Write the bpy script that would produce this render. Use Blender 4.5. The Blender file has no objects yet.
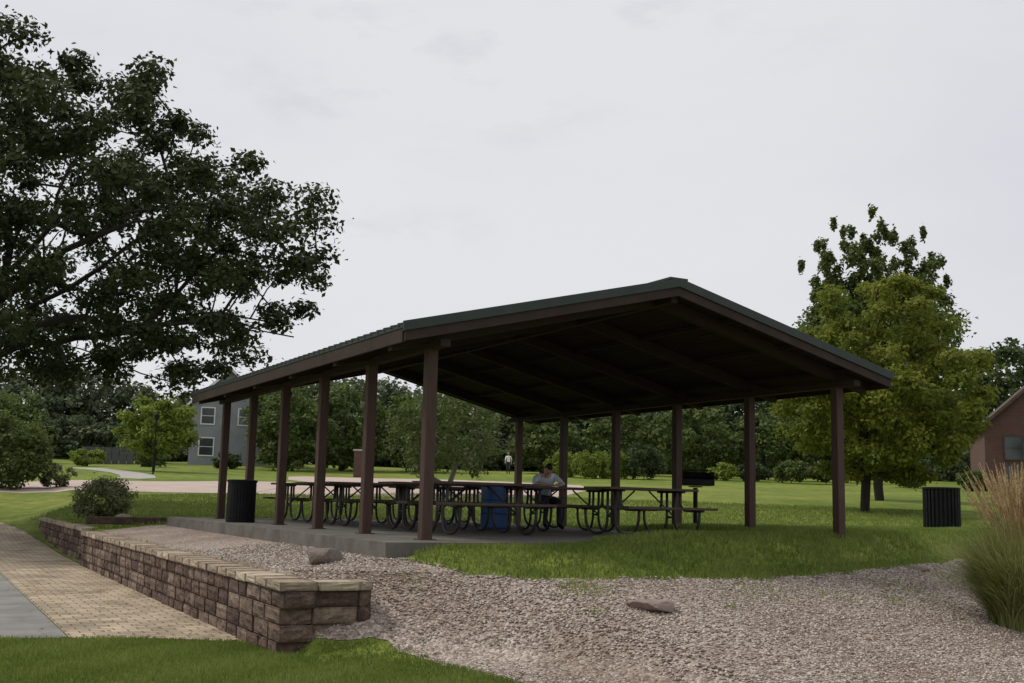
import bpy, math, numpy as np
from mathutils import Vector, Matrix
rng=np.random.default_rng(7)
PHI=0.4929; CP,SP=math.cos(PHI),math.sin(PHI)
def plot(a,d):                       # survey frame of the park -> world axes (shelter aligned)
    return (a*CP+d*SP, -a*SP+d*CP)
def sst(x,a,b):
    t=np.clip((np.asarray(x,float)-a)/(b-a),0,1); return t*t*(3-2*t)
# ------------------------------------------------------------ terrain
def zt(X,Y):
    X=np.asarray(X,float);Y=np.asarray(Y,float)
    D=X*SP+Y*CP
    ramp=lambda q:.5*(q+np.sqrt(q*q+16))
    far=np.minimum(.045*(ramp(D-30)),4.0)
    low=.10+np.minimum(.068*ramp(D-30),.95)*sst(D,20,34)+far*sst(D,20,34)
    E=np.where(X>7,10.35+.30*(X-7),10.35+.32*(7-X))
    E=np.where(X>24,15.45,E)
    s=E-Y
    k=1+2*(1-sst(X,3.9,6.2))
    front=.82-.2*s*k; front=.10+.5*((front-.10)+np.sqrt((front-.10)**2+.01))
    top=.80+.11*sst(X,3.55,4.9)+.14*sst(X,4.95,5.6)
    top=top+.17*sst(X,6.5,9.5)*np.maximum(1-sst(Y,12.2,13.0),sst(X,11.7,12.3)*(1-sst(Y,16,20)))
    back=.82+(top-.82)*sst(-s,0,.8)
    hi=np.where(s>0,np.minimum(front,.82+0*s),back)+far*sst(D,20,34)
    hw=.08+np.maximum(0,Y-34)*.3+np.maximum(0,10.2-Y)*.5
    w=np.clip((X-3.5+hw)/(2*hw),0,1)
    z=low*(1-w)+hi*w
    z=z+.02*np.sin(X*.9+1)*np.sin(Y*.7)*sst(D,24,40)+.12*np.sin(X*.13+1)*np.sin(Y*.11)*sst(D,34,60)
    return z
def lines(lo,hi,step,far_lo,far_hi,ext):
    m=list(np.arange(lo,hi+1e-6,step)); a=[];v=lo;st=step
    while v>far_lo: st=min(st*1.12,ext); v-=st; a.append(v)
    b=[];v=hi;st=step
    while v<far_hi: st=min(st*1.12,ext); v+=st; b.append(v)
    return a[::-1]+m+b
GX=lines(-4,24,.25,-420,520,14); GX=[x for x in GX if abs(x-3.5)>.01]+[3.42,3.58]; GX=np.array(sorted(GX))
GY=np.array(lines(5,30,.25,-120,620,14))
XX,YY=np.meshgrid(GX,GY,indexing='ij'); ZZ=zt(XX,YY)

# ------------------------------------------------------------ material helpers
def newmat(name):
    m=bpy.data.materials.new(name); m.use_nodes=True; nt=m.node_tree
    for n in list(nt.nodes): nt.nodes.remove(n)
    return m,nt,nt.nodes,nt.links
def surf(name,cols,scale=5,rough=.85,bump=.3,bscale=40,detail=6,spec=.25,dist=.01,metal=0,stretch=None,coord='Object',tint=False):
    m,nt,N,L=newmat(name)
    out=N.new('ShaderNodeOutputMaterial');b=N.new('ShaderNodeBsdfPrincipled');L.new(b.outputs[0],out.inputs[0])
    tc=N.new('ShaderNodeTexCoord');mp=N.new('ShaderNodeMapping');L.new(tc.outputs[coord],mp.inputs[0])
    if stretch: mp.inputs['Scale'].default_value=stretch
    n=N.new('ShaderNodeTexNoise');n.inputs['Scale'].default_value=scale;n.inputs['Detail'].default_value=detail;n.inputs['Roughness'].default_value=.65
    L.new(mp.outputs[0],n.inputs[0])
    r=N.new('ShaderNodeValToRGB');e=r.color_ramp.elements
    ps=np.linspace(.3,.7,len(cols))
    e[0].position=ps[0];e[0].color=(*cols[0],1);e[1].position=ps[-1];e[1].color=(*cols[-1],1)
    for p,c in zip(ps[1:-1],cols[1:-1]): q=e.new(p);q.color=(*c,1)
    if tint:   # per-block colour difference, mixed with fine grain
        at=N.new('ShaderNodeAttribute');at.attribute_name='tint'
        ma=N.new('ShaderNodeMath');ma.operation='MULTIPLY_ADD';ma.inputs[1].default_value=.30;L.new(at.outputs['Fac'],ma.inputs[0])
        mb=N.new('ShaderNodeMath');mb.operation='MULTIPLY_ADD';mb.inputs[1].default_value=.8;mb.inputs[2].default_value=-.05;L.new(n.outputs[0],mb.inputs[0]);L.new(mb.outputs[0],ma.inputs[2])
        L.new(ma.outputs[0],r.inputs[0])
    else: L.new(n.outputs[0],r.inputs[0])
    L.new(r.outputs[0],b.inputs['Base Color'])
    b.inputs['Roughness'].default_value=rough;b.inputs['Specular IOR Level'].default_value=spec;b.inputs['Metallic'].default_value=metal
    if bump:
        n2=N.new('ShaderNodeTexNoise');n2.inputs['Scale'].default_value=bscale;n2.inputs['Detail'].default_value=5
        L.new(mp.outputs[0],n2.inputs[0])
        bp=N.new('ShaderNodeBump');bp.inputs['Strength'].default_value=bump;bp.inputs['Distance'].default_value=dist
        L.new(n2.outputs[0],bp.inputs['Height']);L.new(bp.outputs[0],b.inputs['Normal'])
    return m
def tinted(name,c0,c1,c2,trans=.3,rough=.6,spec=.2):
    m,nt,N,L=newmat(name)
    out=N.new('ShaderNodeOutputMaterial')
    at=N.new('ShaderNodeAttribute');at.attribute_name='tint'
    r=N.new('ShaderNodeValToRGB');e=r.color_ramp.elements
    e[0].color=(*c0,1);e[1].color=(*c2,1);q=e.new(.5);q.color=(*c1,1)
    L.new(at.outputs['Fac'],r.inputs[0])
    b=N.new('ShaderNodeBsdfPrincipled');b.inputs['Roughness'].default_value=rough;b.inputs['Specular IOR Level'].default_value=spec
    L.new(r.outputs[0],b.inputs['Base Color'])
    if trans>0:
        t=N.new('ShaderNodeBsdfTranslucent');L.new(r.outputs[0],t.inputs[0])
        mx=N.new('ShaderNodeMixShader');mx.inputs[0].default_value=trans
        L.new(b.outputs[0],mx.inputs[1]);L.new(t.outputs[0],mx.inputs[2]);L.new(mx.outputs[0],out.inputs[0])
    else: L.new(b.outputs[0],out.inputs[0])
    return m
def lawn_mat():
    m,nt,N,L=newmat('lawn')
    out=N.new('ShaderNodeOutputMaterial');b=N.new('ShaderNodeBsdfPrincipled');L.new(b.outputs[0],out.inputs[0])
    tc=N.new('ShaderNodeTexCoord')
    def noise(s,d=5):
        n=N.new('ShaderNodeTexNoise');n.inputs['Scale'].default_value=s;n.inputs['Detail'].default_value=d;n.inputs['Roughness'].default_value=.62;L.new(tc.outputs['Object'],n.inputs[0]);return n
    def ramp(n,p):
        r=N.new('ShaderNodeValToRGB');e=r.color_ramp.elements;e[0].position,e[1].position=p[0][0],p[1][0]
        e[0].color=(*p[0][1],1);e[1].color=(*p[1][1],1);L.new(n.outputs[0],r.inputs[0]);return r
    big=ramp(noise(.14,6),[(.36,(.125,.190,.036)),(.64,(.235,.270,.068))])
    mid=ramp(noise(1.7,8),[(.32,(.58,.62,.56)),(.68,(1.24,1.18,1.1))])
    fin=ramp(noise(30,5),[(.3,(.55,.58,.55)),(.7,(1.35,1.3,1.15))])
    m1=N.new('ShaderNodeMixRGB');m1.blend_type='MULTIPLY';m1.inputs[0].default_value=1;L.new(big.outputs[0],m1.inputs[1]);L.new(mid.outputs[0],m1.inputs[2])
    m2=N.new('ShaderNodeMixRGB');m2.blend_type='MULTIPLY';m2.inputs[0].default_value=1;L.new(m1.outputs[0],m2.inputs[1]);L.new(fin.outputs[0],m2.inputs[2])
    L.new(m2.outputs[0],b.inputs['Base Color']);b.inputs['Roughness'].default_value=.9;b.inputs['Specular IOR Level'].default_value=.1
    bp=N.new('ShaderNodeBump');bp.inputs['Strength'].default_value=.7;bp.inputs['Distance'].default_value=.03
    L.new(noise(25,6).outputs[0],bp.inputs['Height']);L.new(bp.outputs[0],b.inputs['Normal'])
    return m
def gravel_mat():
    m,nt,N,L=newmat('gravel')
    out=N.new('ShaderNodeOutputMaterial');b=N.new('ShaderNodeBsdfPrincipled');L.new(b.outputs[0],out.inputs[0])
    tc=N.new('ShaderNodeTexCoord')
    v=N.new('ShaderNodeTexVoronoi');v.inputs['Scale'].default_value=38;L.new(tc.outputs['Object'],v.inputs[0])
    sp=N.new('ShaderNodeSeparateColor');L.new(v.outputs['Color'],sp.inputs[0])
    r=N.new('ShaderNodeValToRGB');e=r.color_ramp.elements;e[0].color=(.14,.10,.08,1);e[1].color=(.56,.51,.45,1)
    for p,c in((.3,(.26,.205,.17)),(.6,(.35,.29,.245)),(.85,(.42,.365,.32))): q=e.new(p);q.color=(*c,1)
    L.new(sp.outputs[0],r.inputs[0])
    n=N.new('ShaderNodeTexNoise');n.inputs['Scale'].default_value=.8;n.inputs['Detail'].default_value=7;L.new(tc.outputs['Object'],n.inputs[0])
    r2=N.new('ShaderNodeValToRGB');r2.color_ramp.elements[0].position=.34;r2.color_ramp.elements[1].position=.62
    r2.color_ramp.elements[0].color=(.74,.67,.60,1);r2.color_ramp.elements[1].color=(1.08,1.06,1.04,1);L.new(n.outputs[0],r2.inputs[0])
    mx=N.new('ShaderNodeMixRGB');mx.blend_type='MULTIPLY';mx.inputs[0].default_value=1;L.new(r.outputs[0],mx.inputs[1]);L.new(r2.outputs[0],mx.inputs[2])
    L.new(mx.outputs[0],b.inputs['Base Color']);b.inputs['Roughness'].default_value=.85
    bp=N.new('ShaderNodeBump');bp.invert=True;bp.inputs['Strength'].default_value=1;bp.inputs['Distance'].default_value=.02
    L.new(v.outputs['Distance'],bp.inputs['Height']);L.new(bp.outputs[0],b.inputs['Normal'])
    return m
def paver_mat():
    m,nt,N,L=newmat('clay_pavers')
    out=N.new('ShaderNodeOutputMaterial');b=N.new('ShaderNodeBsdfPrincipled');L.new(b.outputs[0],out.inputs[0])
    tc=N.new('ShaderNodeTexCoord')
    br=N.new('ShaderNodeTexBrick');br.inputs['Scale'].default_value=1
    br.inputs['Brick Width'].default_value=.25;br.inputs['Row Height'].default_value=.17;br.inputs['Mortar Size'].default_value=.010;br.inputs['Mortar Smooth'].default_value=.4
    br.inputs['Color1'].default_value=(.50,.41,.29,1);br.inputs['Color2'].default_value=(.35,.28,.20,1);br.inputs['Mortar'].default_value=(.12,.095,.065,1)
    L.new(tc.outputs['Object'],br.inputs[0])
    n=N.new('ShaderNodeTexNoise');n.inputs['Scale'].default_value=1.6;n.inputs['Detail'].default_value=8;L.new(tc.outputs['Object'],n.inputs[0])
    r2=N.new('ShaderNodeValToRGB');r2.color_ramp.elements[0].position=.32;r2.color_ramp.elements[1].position=.66
    r2.color_ramp.elements[0].color=(.60,.58,.55,1);r2.color_ramp.elements[1].color=(1.12,1.10,1.07,1);L.new(n.outputs[0],r2.inputs[0])
    mx=N.new('ShaderNodeMixRGB');mx.blend_type='MULTIPLY';mx.inputs[0].default_value=1;L.new(br.outputs[0],mx.inputs[1]);L.new(r2.outputs[0],mx.inputs[2])
    L.new(mx.outputs[0],b.inputs['Base Color']);b.inputs['Roughness'].default_value=.85
    bp=N.new('ShaderNodeBump');bp.invert=True;bp.inputs['Strength'].default_value=.8;bp.inputs['Distance'].default_value=.012
    L.new(br.outputs['Fac'],bp.inputs['Height']);L.new(bp.outputs[0],b.inputs['Normal'])
    return m
def brick_mat(name,c1,c2,mo,w=.22,h=.075):
    m,nt,N,L=newmat(name)
    out=N.new('ShaderNodeOutputMaterial');b=N.new('ShaderNodeBsdfPrincipled');L.new(b.outputs[0],out.inputs[0])
    tc=N.new('ShaderNodeTexCoord');sp=N.new('ShaderNodeSeparateXYZ');L.new(tc.outputs['Object'],sp.inputs[0])
    ad=N.new('ShaderNodeMath');L.new(sp.outputs[0],ad.inputs[0]);L.new(sp.outputs[1],ad.inputs[1])
    cb=N.new('ShaderNodeCombineXYZ');L.new(ad.outputs[0],cb.inputs[0]);L.new(sp.outputs[2],cb.inputs[1])
    br=N.new('ShaderNodeTexBrick');br.inputs['Scale'].default_value=1;br.inputs['Brick Width'].default_value=w;br.inputs['Row Height'].default_value=h;br.inputs['Mortar Size'].default_value=.008
    br.inputs['Color1'].default_value=(*c1,1);br.inputs['Color2'].default_value=(*c2,1);br.inputs['Mortar'].default_value=(*mo,1)
    L.new(cb.outputs[0],br.inputs[0]);L.new(br.outputs[0],b.inputs['Base Color']);b.inputs['Roughness'].default_value=.9
    return m

M={}
M['lawn']=lawn_mat();M['gravel']=gravel_mat();M['pavers']=paver_mat()
M['asphalt']=surf('path_asphalt',[(.16,.153,.145),(.23,.222,.21),(.29,.28,.265)],1.6,.9,.5,120,detail=9)
M['court']=surf('court_asphalt',[(.42,.325,.275),(.50,.40,.345)],.6,.9,.2,60)
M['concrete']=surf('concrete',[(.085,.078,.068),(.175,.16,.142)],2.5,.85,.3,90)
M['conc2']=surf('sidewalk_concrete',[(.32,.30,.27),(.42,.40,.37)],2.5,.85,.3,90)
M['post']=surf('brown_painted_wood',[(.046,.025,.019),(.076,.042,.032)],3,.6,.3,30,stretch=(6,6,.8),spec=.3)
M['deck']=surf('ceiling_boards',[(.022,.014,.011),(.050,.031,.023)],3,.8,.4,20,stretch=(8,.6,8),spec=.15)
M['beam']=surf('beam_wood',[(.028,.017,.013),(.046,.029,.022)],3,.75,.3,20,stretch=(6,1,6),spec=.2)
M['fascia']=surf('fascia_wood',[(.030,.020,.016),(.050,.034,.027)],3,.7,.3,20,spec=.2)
M['green']=surf('green_roof_metal',[(.018,.029,.025),(.031,.044,.039)],2,.5,.05,20,spec=.35)
M['table']=surf('table_boards',[(.055,.035,.026),(.105,.072,.054)],4,.6,.3,30,stretch=(1,8,8),spec=.35)
M['tube']=surf('steel_tube',[(.03,.027,.025),(.06,.052,.048)],6,.5,.1,40,spec=.4,metal=.2)
M['black']=surf('black_steel',[(.006,.006,.007),(.014,.014,.015)],6,.6,.2,40,spec=.15)
M['blue']=surf('blue_drum_paint',[(.012,.055,.17),(.02,.085,.24)],4,.45,.1,20,spec=.4)
M['bark']=surf('bark',[(.018,.014,.011),(.05,.042,.034)],5,.95,.8,18,stretch=(3,3,.6),dist=.03)
M['barkl']=surf('bark_pale',[(.10,.085,.07),(.22,.19,.16)],5,.95,.6,18,stretch=(3,3,.6),dist=.02)
M['rock']=surf('field_stone',[(.13,.105,.085),(.24,.20,.17)],6,.85,.7,30)
M['redrock']=surf('pink_flagstone',[(.19,.135,.12),(.31,.24,.215)],6,.85,.7,30)
M['wallblock']=surf('split_face_block',[(.062,.042,.034),(.105,.070,.054),(.165,.115,.088),(.24,.185,.142)],9,.95,1.0,40,dist=.02,tint=True)
M['wallcap']=surf('wall_cap_stone',[(.24,.185,.135),(.38,.305,.225),(.50,.425,.33)],9,.9,.7,40,dist=.01,tint=True)
M['siding']=surf('gray_siding',[(.20,.215,.235),(.26,.275,.30)],1,.7,.1,10)
M['darkfence']=surf('weathered_fence',[(.06,.062,.066),(.11,.11,.115)],3,.85,.2,10)
M['white']=surf('white_trim',[(.60,.60,.59),(.70,.70,.69)],1,.6,.05,10)
M['glass']=surf('window_glass',[(.02,.025,.03),(.06,.07,.08)],.4,.12,0,10,spec=.7)
M['shingle']=surf('roof_shingles',[(.07,.062,.055),(.13,.115,.10)],3,.95,.5,20)
M['shingleb']=surf('brown_shingles',[(.065,.048,.04),(.12,.09,.075)],3,.95,.5,20)
M['brick']=brick_mat('house_brick',(.125,.048,.036),(.082,.034,.027),(.13,.11,.10))
M['skin']=surf('skin',[(.42,.24,.17),(.50,.30,.22)],6,.6,.05,30)
M['shirt']=surf('pale_blue_shirt',[(.58,.67,.76),(.70,.76,.82)],6,.9,.3,20)
M['pants']=surf('dark_trousers',[(.03,.035,.05),(.05,.055,.075)],6,.9,.3,20)
M['hair']=surf('dark_hair',[(.015,.012,.01),(.035,.025,.02)],20,.7,.3,60)
M['whitecloth']=surf('white_shirt',[(.75,.75,.75),(.82,.82,.82)],6,.9,.2,20)

# ------------------------------------------------------------ mesh helpers
COL=bpy.context.scene.collection
def mesh_obj(name,verts,faces,mats,mi=None,tint=None,smooth=False,parent=None):
    me=bpy.data.meshes.new(name)
    verts=np.asarray(verts,np.float32)
    if isinstance(faces,np.ndarray):
        k=faces.shape[1];n=len(faces)
        me.vertices.add(len(verts));me.vertices.foreach_set('co',verts.ravel())
        me.loops.add(n*k);me.loops.foreach_set('vertex_index',faces.ravel().astype(np.int32))
        me.polygons.add(n);me.polygons.foreach_set('loop_start',np.arange(0,n*k,k,dtype=np.int32))
        try: me.polygons.foreach_set('loop_total',np.full(n,k,dtype=np.int32))
        except Exception: pass
    else:
        me.from_pydata([tuple(map(float,v)) for v in verts],[],[tuple(int(i) for i in f) for f in faces])
    for m in mats: me.materials.append(m)
    if mi is not None: me.polygons.foreach_set('material_index',np.asarray(mi,np.int32))
    if tint is not None:
        a=me.attributes.new('tint','FLOAT','POINT');a.data.foreach_set('value',np.asarray(tint,np.float32))
    if smooth: me.polygons.foreach_set('use_smooth',np.ones(len(me.polygons),bool))
    me.update(calc_edges=True);me.validate()
    ob=bpy.data.objects.new(name,me);COL.objects.link(ob)
    if parent: ob.parent=parent
    return ob
class B:   # polygon builder
    def __init__(s): s.v=[];s.f=[];s.m=[]
    def add(s,v,f,m=0):
        o=len(s.v);s.v+= [tuple(p) for p in v];s.f+=[tuple(i+o for i in q) for q in f];s.m+=[m]*len(f)
    def box(s,c,sz,m=0,rot=None,bev=0):
        x,y,z=[q/2 for q in sz]
        if bev:
            b=min(bev,x*.9,y*.9,z*.9)
            vs=[];
            for sx in(-1,1):
                for sy in(-1,1):
                    for sz_ in(-1,1):
                        vs+=[(sx*x,sy*(y-b),sz_*(z-b)),(sx*(x-b),sy*y,sz_*(z-b)),(sx*(x-b),sy*(y-b),sz_*z)]
            I=lambda a,b_,c_,k:((a*2+b_)*2+c_)*3+k
            fs=[]
            for a in(0,1):
                fs.append([I(a,0,0,0),I(a,1,0,0),I(a,1,1,0),I(a,0,1,0)][::(1 if a else -1)])
                fs.append([I(0,a,0,1),I(0,a,1,1),I(1,a,1,1),I(1,a,0,1)][::(1 if a else -1)])
                fs.append([I(0,0,a,2),I(1,0,a,2),I(1,1,a,2),I(0,1,a,2)][::(1 if a else -1)])
            for p in(0,1):
                for q in(0,1):
                    fs.append([I(p,q,0,0),I(p,q,1,0),I(p,q,1,1),I(p,q,0,1)][::(1 if p!=q else -1)][::-1])
                    fs.append([I(p,0,q,0),I(p,1,q,0),I(p,1,q,2),I(p,0,q,2)][::(1 if p==q else -1)][::-1])
                    fs.append([I(0,p,q,1),I(1,p,q,1),I(1,p,q,2),I(0,p,q,2)][::(1 if p!=q else -1)][::-1])
                    for r in(0,1):
                        fs.append([I(p,q,r,0),I(p,q,r,1),I(p,q,r,2)][::(1 if (p+q+r)%2 else -1)])
            v=vs
        else:
            v=[(a*x,b_*y,c_*z) for a in(-1,1) for b_ in(-1,1) for c_ in(-1,1)]
            fs=[(0,1,3,2),(4,6,7,5),(0,4,5,1),(2,3,7,6),(0,2,6,4),(1,5,7,3)]
        if rot is not None: v=[rot@Vector(p) for p in v]
        s.add([(p[0]+c[0],p[1]+c[1],p[2]+c[2]) for p in v],fs,m)
    def tube(s,pts,r,m=0,n=8,cap=True):
        pts=[Vector(p) for p in pts];rr=r if hasattr(r,'__len__') else [r]*len(pts)
        vs=[];fs=[];ref=None
        for i,p in enumerate(pts):
            t=(pts[min(i+1,len(pts)-1)]-pts[max(i-1,0)]).normalized()
            if ref is None: ref=Vector((0,0,1)) if abs(t.z)<.9 else Vector((1,0,0))
            a=(ref-t*ref.dot(t)).normalized();b=t.cross(a);ref=a
            for k in range(n):
                an=2*math.pi*k/n;vs.append(p+(a*math.cos(an)+b*math.sin(an))*rr[i])
        for i in range(len(pts)-1):
            for k in range(n):
                fs.append((i*n+k,i*n+(k+1)%n,(i+1)*n+(k+1)%n,(i+1)*n+k))
        if cap: fs.append(tuple(range(n))[::-1]);fs.append(tuple((len(pts)-1)*n+k for k in range(n)))
        s.add(vs,fs,m)
    def lathe(s,prof,c,m=0,n=24):
        vs=[];fs=[]
        for (r,z) in prof:
            for k in range(n):
                an=2*math.pi*k/n;vs.append((c[0]+r*math.cos(an),c[1]+r*math.sin(an),c[2]+z))
        for i in range(len(prof)-1):
            for k in range(n): fs.append((i*n+k,i*n+(k+1)%n,(i+1)*n+(k+1)%n,(i+1)*n+k))
        s.add(vs,fs,m)
    def obj(s,name,mats,parent=None,smooth=False,loc=None,rz=0,tint=None):
        ob=mesh_obj(name,s.v,s.f,mats,s.m,parent=parent,smooth=smooth,tint=tint)
        if loc: ob.location=loc
        ob.rotation_euler=(0,0,rz)
        return ob
def empty(name,loc=(0,0,0),rz=0):
    e=bpy.data.objects.new(name,None);COL.objects.link(e);e.location=loc;e.rotation_euler=(0,0,rz);return e

# ------------------------------------------------------------ ground and sheets
nx,ny=len(GX),len(GY)
idx=np.arange(nx*ny).reshape(nx,ny)
a,b,c,d=idx[:-1,:-1].ravel(),idx[1:,:-1].ravel(),idx[1:,1:].ravel(),idx[:-1,1:].ravel()
tri=np.concatenate([np.stack([a,b,c],1),np.stack([a,c,d],1)])
V=np.stack([XX.ravel(),YY.ravel(),ZZ.ravel()],1)
mesh_obj('ground',V,tri,[M['lawn']],smooth=True)
def sdpoly(P,poly):
    poly=np.array(poly,float);n=len(poly);x,y=P[:,0],P[:,1]
    dd=np.full(len(P),1e18);ins=np.zeros(len(P),bool)
    for i in range(n):
        A=poly[i];Bq=poly[(i+1)%n];e=Bq-A;w=P[:,:2]-A
        t=np.clip((w@e)/(e@e),0,1);q=w-t[:,None]*e;dd=np.minimum(dd,(q**2).sum(1))
        cnd=((A[1]>y)!=(Bq[1]>y))
        with np.errstate(divide='ignore',invalid='ignore'):
            xi=(Bq[0]-A[0])*(y-A[1])/(Bq[1]-A[1]+1e-30)+A[0]
        ins^=cnd&(x<xi)
    return np.where(ins,1,-1)*np.sqrt(dd)
def wobble(P,amp):
    return amp*(np.sin(P[:,0]*3.1+P[:,1]*1.3)+.6*np.sin(P[:,0]*7.7-P[:,1]*5.1)+.5*np.sin(P[:,1]*11.3+P[:,0]*2.))
def sheet(name,poly,mat,dz,amp=0):
    poly=np.array(poly);mn=poly.min(0)-1;mx=poly.max(0)+1
    S=np.full(len(V),-9.);k=(V[:,0]>mn[0]-15)&(V[:,0]<mx[0]+15)&(V[:,1]>mn[1]-15)&(V[:,1]<mx[1]+15)
    S[k]=sdpoly(V[k],poly)+wobble(V[k],amp)
    tt=tri[(S[tri]>0).any(1)];vs=[];fs=[]
    for t in tt:
        P=[];
        for i in range(3):
            p,q=t[i],t[(i+1)%3];sp,sq=S[p],S[q]
            if sp>0: P.append(V[p])
            if (sp>0)!=(sq>0):
                u=sp/(sp-sq);P.append(V[p]*(1-u)+V[q]*u)
        if len(P)>=3:
            o=len(vs);vs+=P;fs.append(tuple(range(o,o+len(P))))
    vs=np.array(vs);vs[:,2]+=dz
    return mesh_obj(name,vs,fs,[mat])
GRAVEL=[(3.5,24.3),(3.5,10.45),(4.15,10.3),(4.35,9.9),(4.5,9.0),(4.62,8.3),(4.7,6.5),(4.2,3.5),(14,-3),(40,4),(38,19),(24,16.2),(20,14.8),(16.1,13.1),(13,11.9),(10.2,10.85),(8.5,10.4),(6.8,10.2),(6.0,10.4),(5.4,10.85),(5.05,11.5),(4.95,12.2),(4.95,24.3)]
sheet('gravel_bed',GRAVEL,M['gravel'],.008,.045)
PAV=[(1.6,12.3),(1.6,29),(1.2,34),(.2,39),(1.8,40),(3.0,34.5),(3.22,31),(3.22,11.45),(2.9,11.75),(2.36,12.12)]
sheet('paver_path',PAV,M['pavers'],.008)
sheet('asphalt_path',[(-6,13.1),(.95,12.55),(1.585,12.35),(1.585,29),(1.18,34),(.18,39),(-2.6,38),(-1.5,30),(-3,22),(-6,20)],M['asphalt'],.008)
P=lambda L_:[plot(*q) for q in L_]
sheet('road',P([(-80,37),(-45,41),(-26,42.5),(-17,43),(-10,42.5),(-10.2,58),(-16,55),(-21,52),(-30,50.5),(-46,49),(-80,45)]),M['court'],.012)
sheet('sport_court',P([(-9.95,42.5),(-4,42.8),(2,45),(4,54),(4,64),(-4,73),(-14,71),(-11.5,58.2),(-10.15,58)]),M['court'],.012)
sheet('sidewalk',P([(-19.5,55.5),(-21.5,62),(-28,72),(-40,78),(-40,79.8),(-27,74),(-20.0,63),(-17.8,56.4)]),M['conc2'],.012)
sheet('sidewalk',P([(8.3,25.0),(11,25.6),(16,27.6),(26,29.5),(26,30.8),(15.5,28.9),(10.8,26.9),(8.1,26.1)]),M['conc2'],.012)

# ------------------------------------------------------------ foliage generator
def leaves(C,n_each,sig,size,rng,up=.35,asp=.55):
    C=np.asarray(C);n=len(C)*n_each
    cen=np.repeat(C,n_each,0)
    g=rng.normal(size=(n,3));g/=np.linalg.norm(g,axis=1)[:,None]
    rad=rng.random(n)**.5*np.where(rng.random(n)<.12,1.45,1.)
    sg=np.repeat(np.asarray(sig),n_each,0) if np.ndim(sig)==2 else np.asarray(sig)
    off=g*rad[:,None]*sg
    p=cen+off
    nrm=rng.normal(size=(n,3));nrm[:,2]+=up*3;nrm+=g*1.0;nrm/=np.linalg.norm(nrm,axis=1)[:,None]
    t=rng.normal(size=(n,3));t-=nrm*(t*nrm).sum(1)[:,None];t/=np.linalg.norm(t,axis=1)[:,None]
    bb=np.cross(nrm,t);s=size*(.6+.8*rng.random(n))[:,None]
    v=np.stack([p-t*s*.5,p+bb*s*asp*.5+nrm*s*.08,p+t*s*.5,p-bb*s*asp*.5+nrm*s*.08],1).reshape(-1,3)
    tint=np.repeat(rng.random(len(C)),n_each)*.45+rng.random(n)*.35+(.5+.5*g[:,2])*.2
    return v,np.arange(n*4).reshape(n,4),np.repeat(tint,4)
def skeleton(base,fork,leader,attr,rng,tipr,trunk_r,step=.7,pen=.35,sag=.0,expo=2.2):
    nodes=[np.array(base,float)];par=[-1];pl=[0.]
    def chain(i,target,wob):
        p0=nodes[i];L_=np.linalg.norm(target-p0);k=max(1,int(L_/step));pr=i
        w=rng.normal(size=3)*L_*wob
        for j in range(1,k+1):
            u=j/k;q=p0*(1-u)+target*u+w*math.sin(u*math.pi)+np.array([0,0,sag*L_*math.sin(u*math.pi)])
            if j<k: q=q+rng.normal(size=3)*step*.10
            nodes.append(q);par.append(pr);pl.append(pl[pr]+np.linalg.norm(q-nodes[pr]));pr=len(nodes)-1
        return pr
    f=chain(0,np.array(fork,float),.02)
    base_pl=pl[f]
    if leader is not None:
        if isinstance(leader,list):
            for path in leader:
                i=f
                for q in path: i=chain(i,np.array(q,float),.05)
        else: chain(f,np.array(leader,float),.02)
    o=np.argsort(np.linalg.norm(attr-np.array(fork),axis=1))
    for i in o:
        A=attr[i];nn=np.array(nodes[1:]);pp=np.array(pl[1:])
        cost=np.linalg.norm(nn-A,axis=1)+pen*np.abs(pp-base_pl)+3*(pp<base_pl*.8)
        chain(int(np.argmin(cost))+1,A,.07)
    n=len(nodes);acc=np.zeros(n)
    for i in range(n-1,0,-1):
        if acc[i]==0: acc[i]=tipr**expo
        acc[par[i]]+=acc[i]
    r=acc**(1/expo);sc=trunk_r/r[0]
    r=np.where(r>tipr*1.5,r*(sc if sc<1.5 else 1+ (sc-1)*np.clip((r-tipr)/(r[0]-tipr),0,1)),r)
    return np.array(nodes),np.array(par),r
def tubes(nodes,par,r,k=6):
    e=np.arange(1,len(nodes));p1=nodes[e];p0=nodes[par[e]]
    d_=p1-p0;d_/=np.linalg.norm(d_,axis=1)[:,None]+1e-9
    ref=np.where(np.abs(d_[:,2:3])<.9,np.array([[0,0,1.]]),np.array([[1.,0,0]]))
    a_=np.cross(d_,ref);a_/=np.linalg.norm(a_,axis=1)[:,None];b_=np.cross(d_,a_)
    vs=[]
    for q in range(k):
        an=2*math.pi*q/k;dv=a_*math.cos(an)+b_*math.sin(an)
        vs.append(np.stack([p0+dv*np.minimum(r[par[e]],r[e]*1.5)[:,None],p1+d_*r[e][:,None]*.3+dv*r[e][:,None]],1))
    v=np.stack(vs,2).reshape(-1,3)
    n=len(e);o=np.arange(n)[:,None]*2*k;F=[]
    for q in range(k):
        F.append(np.concatenate([o+q,o+(q+1)%k,o+k+(q+1)%k,o+k+q],1))
    return v,np.concatenate(F)
def join(name,parts,mats):
    vs=[];fs=[];mi=[];ti=[];o=0
    for v,f,m,t in parts:
        vs.append(v);fs.append(f+o);mi.append(np.full(len(f),m));ti.append(t if t is not None else np.full(len(v),.5));o+=len(v)
    return mesh_obj(name,np.concatenate(vs),np.concatenate(fs),mats,np.concatenate(mi),np.concatenate(ti))
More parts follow.
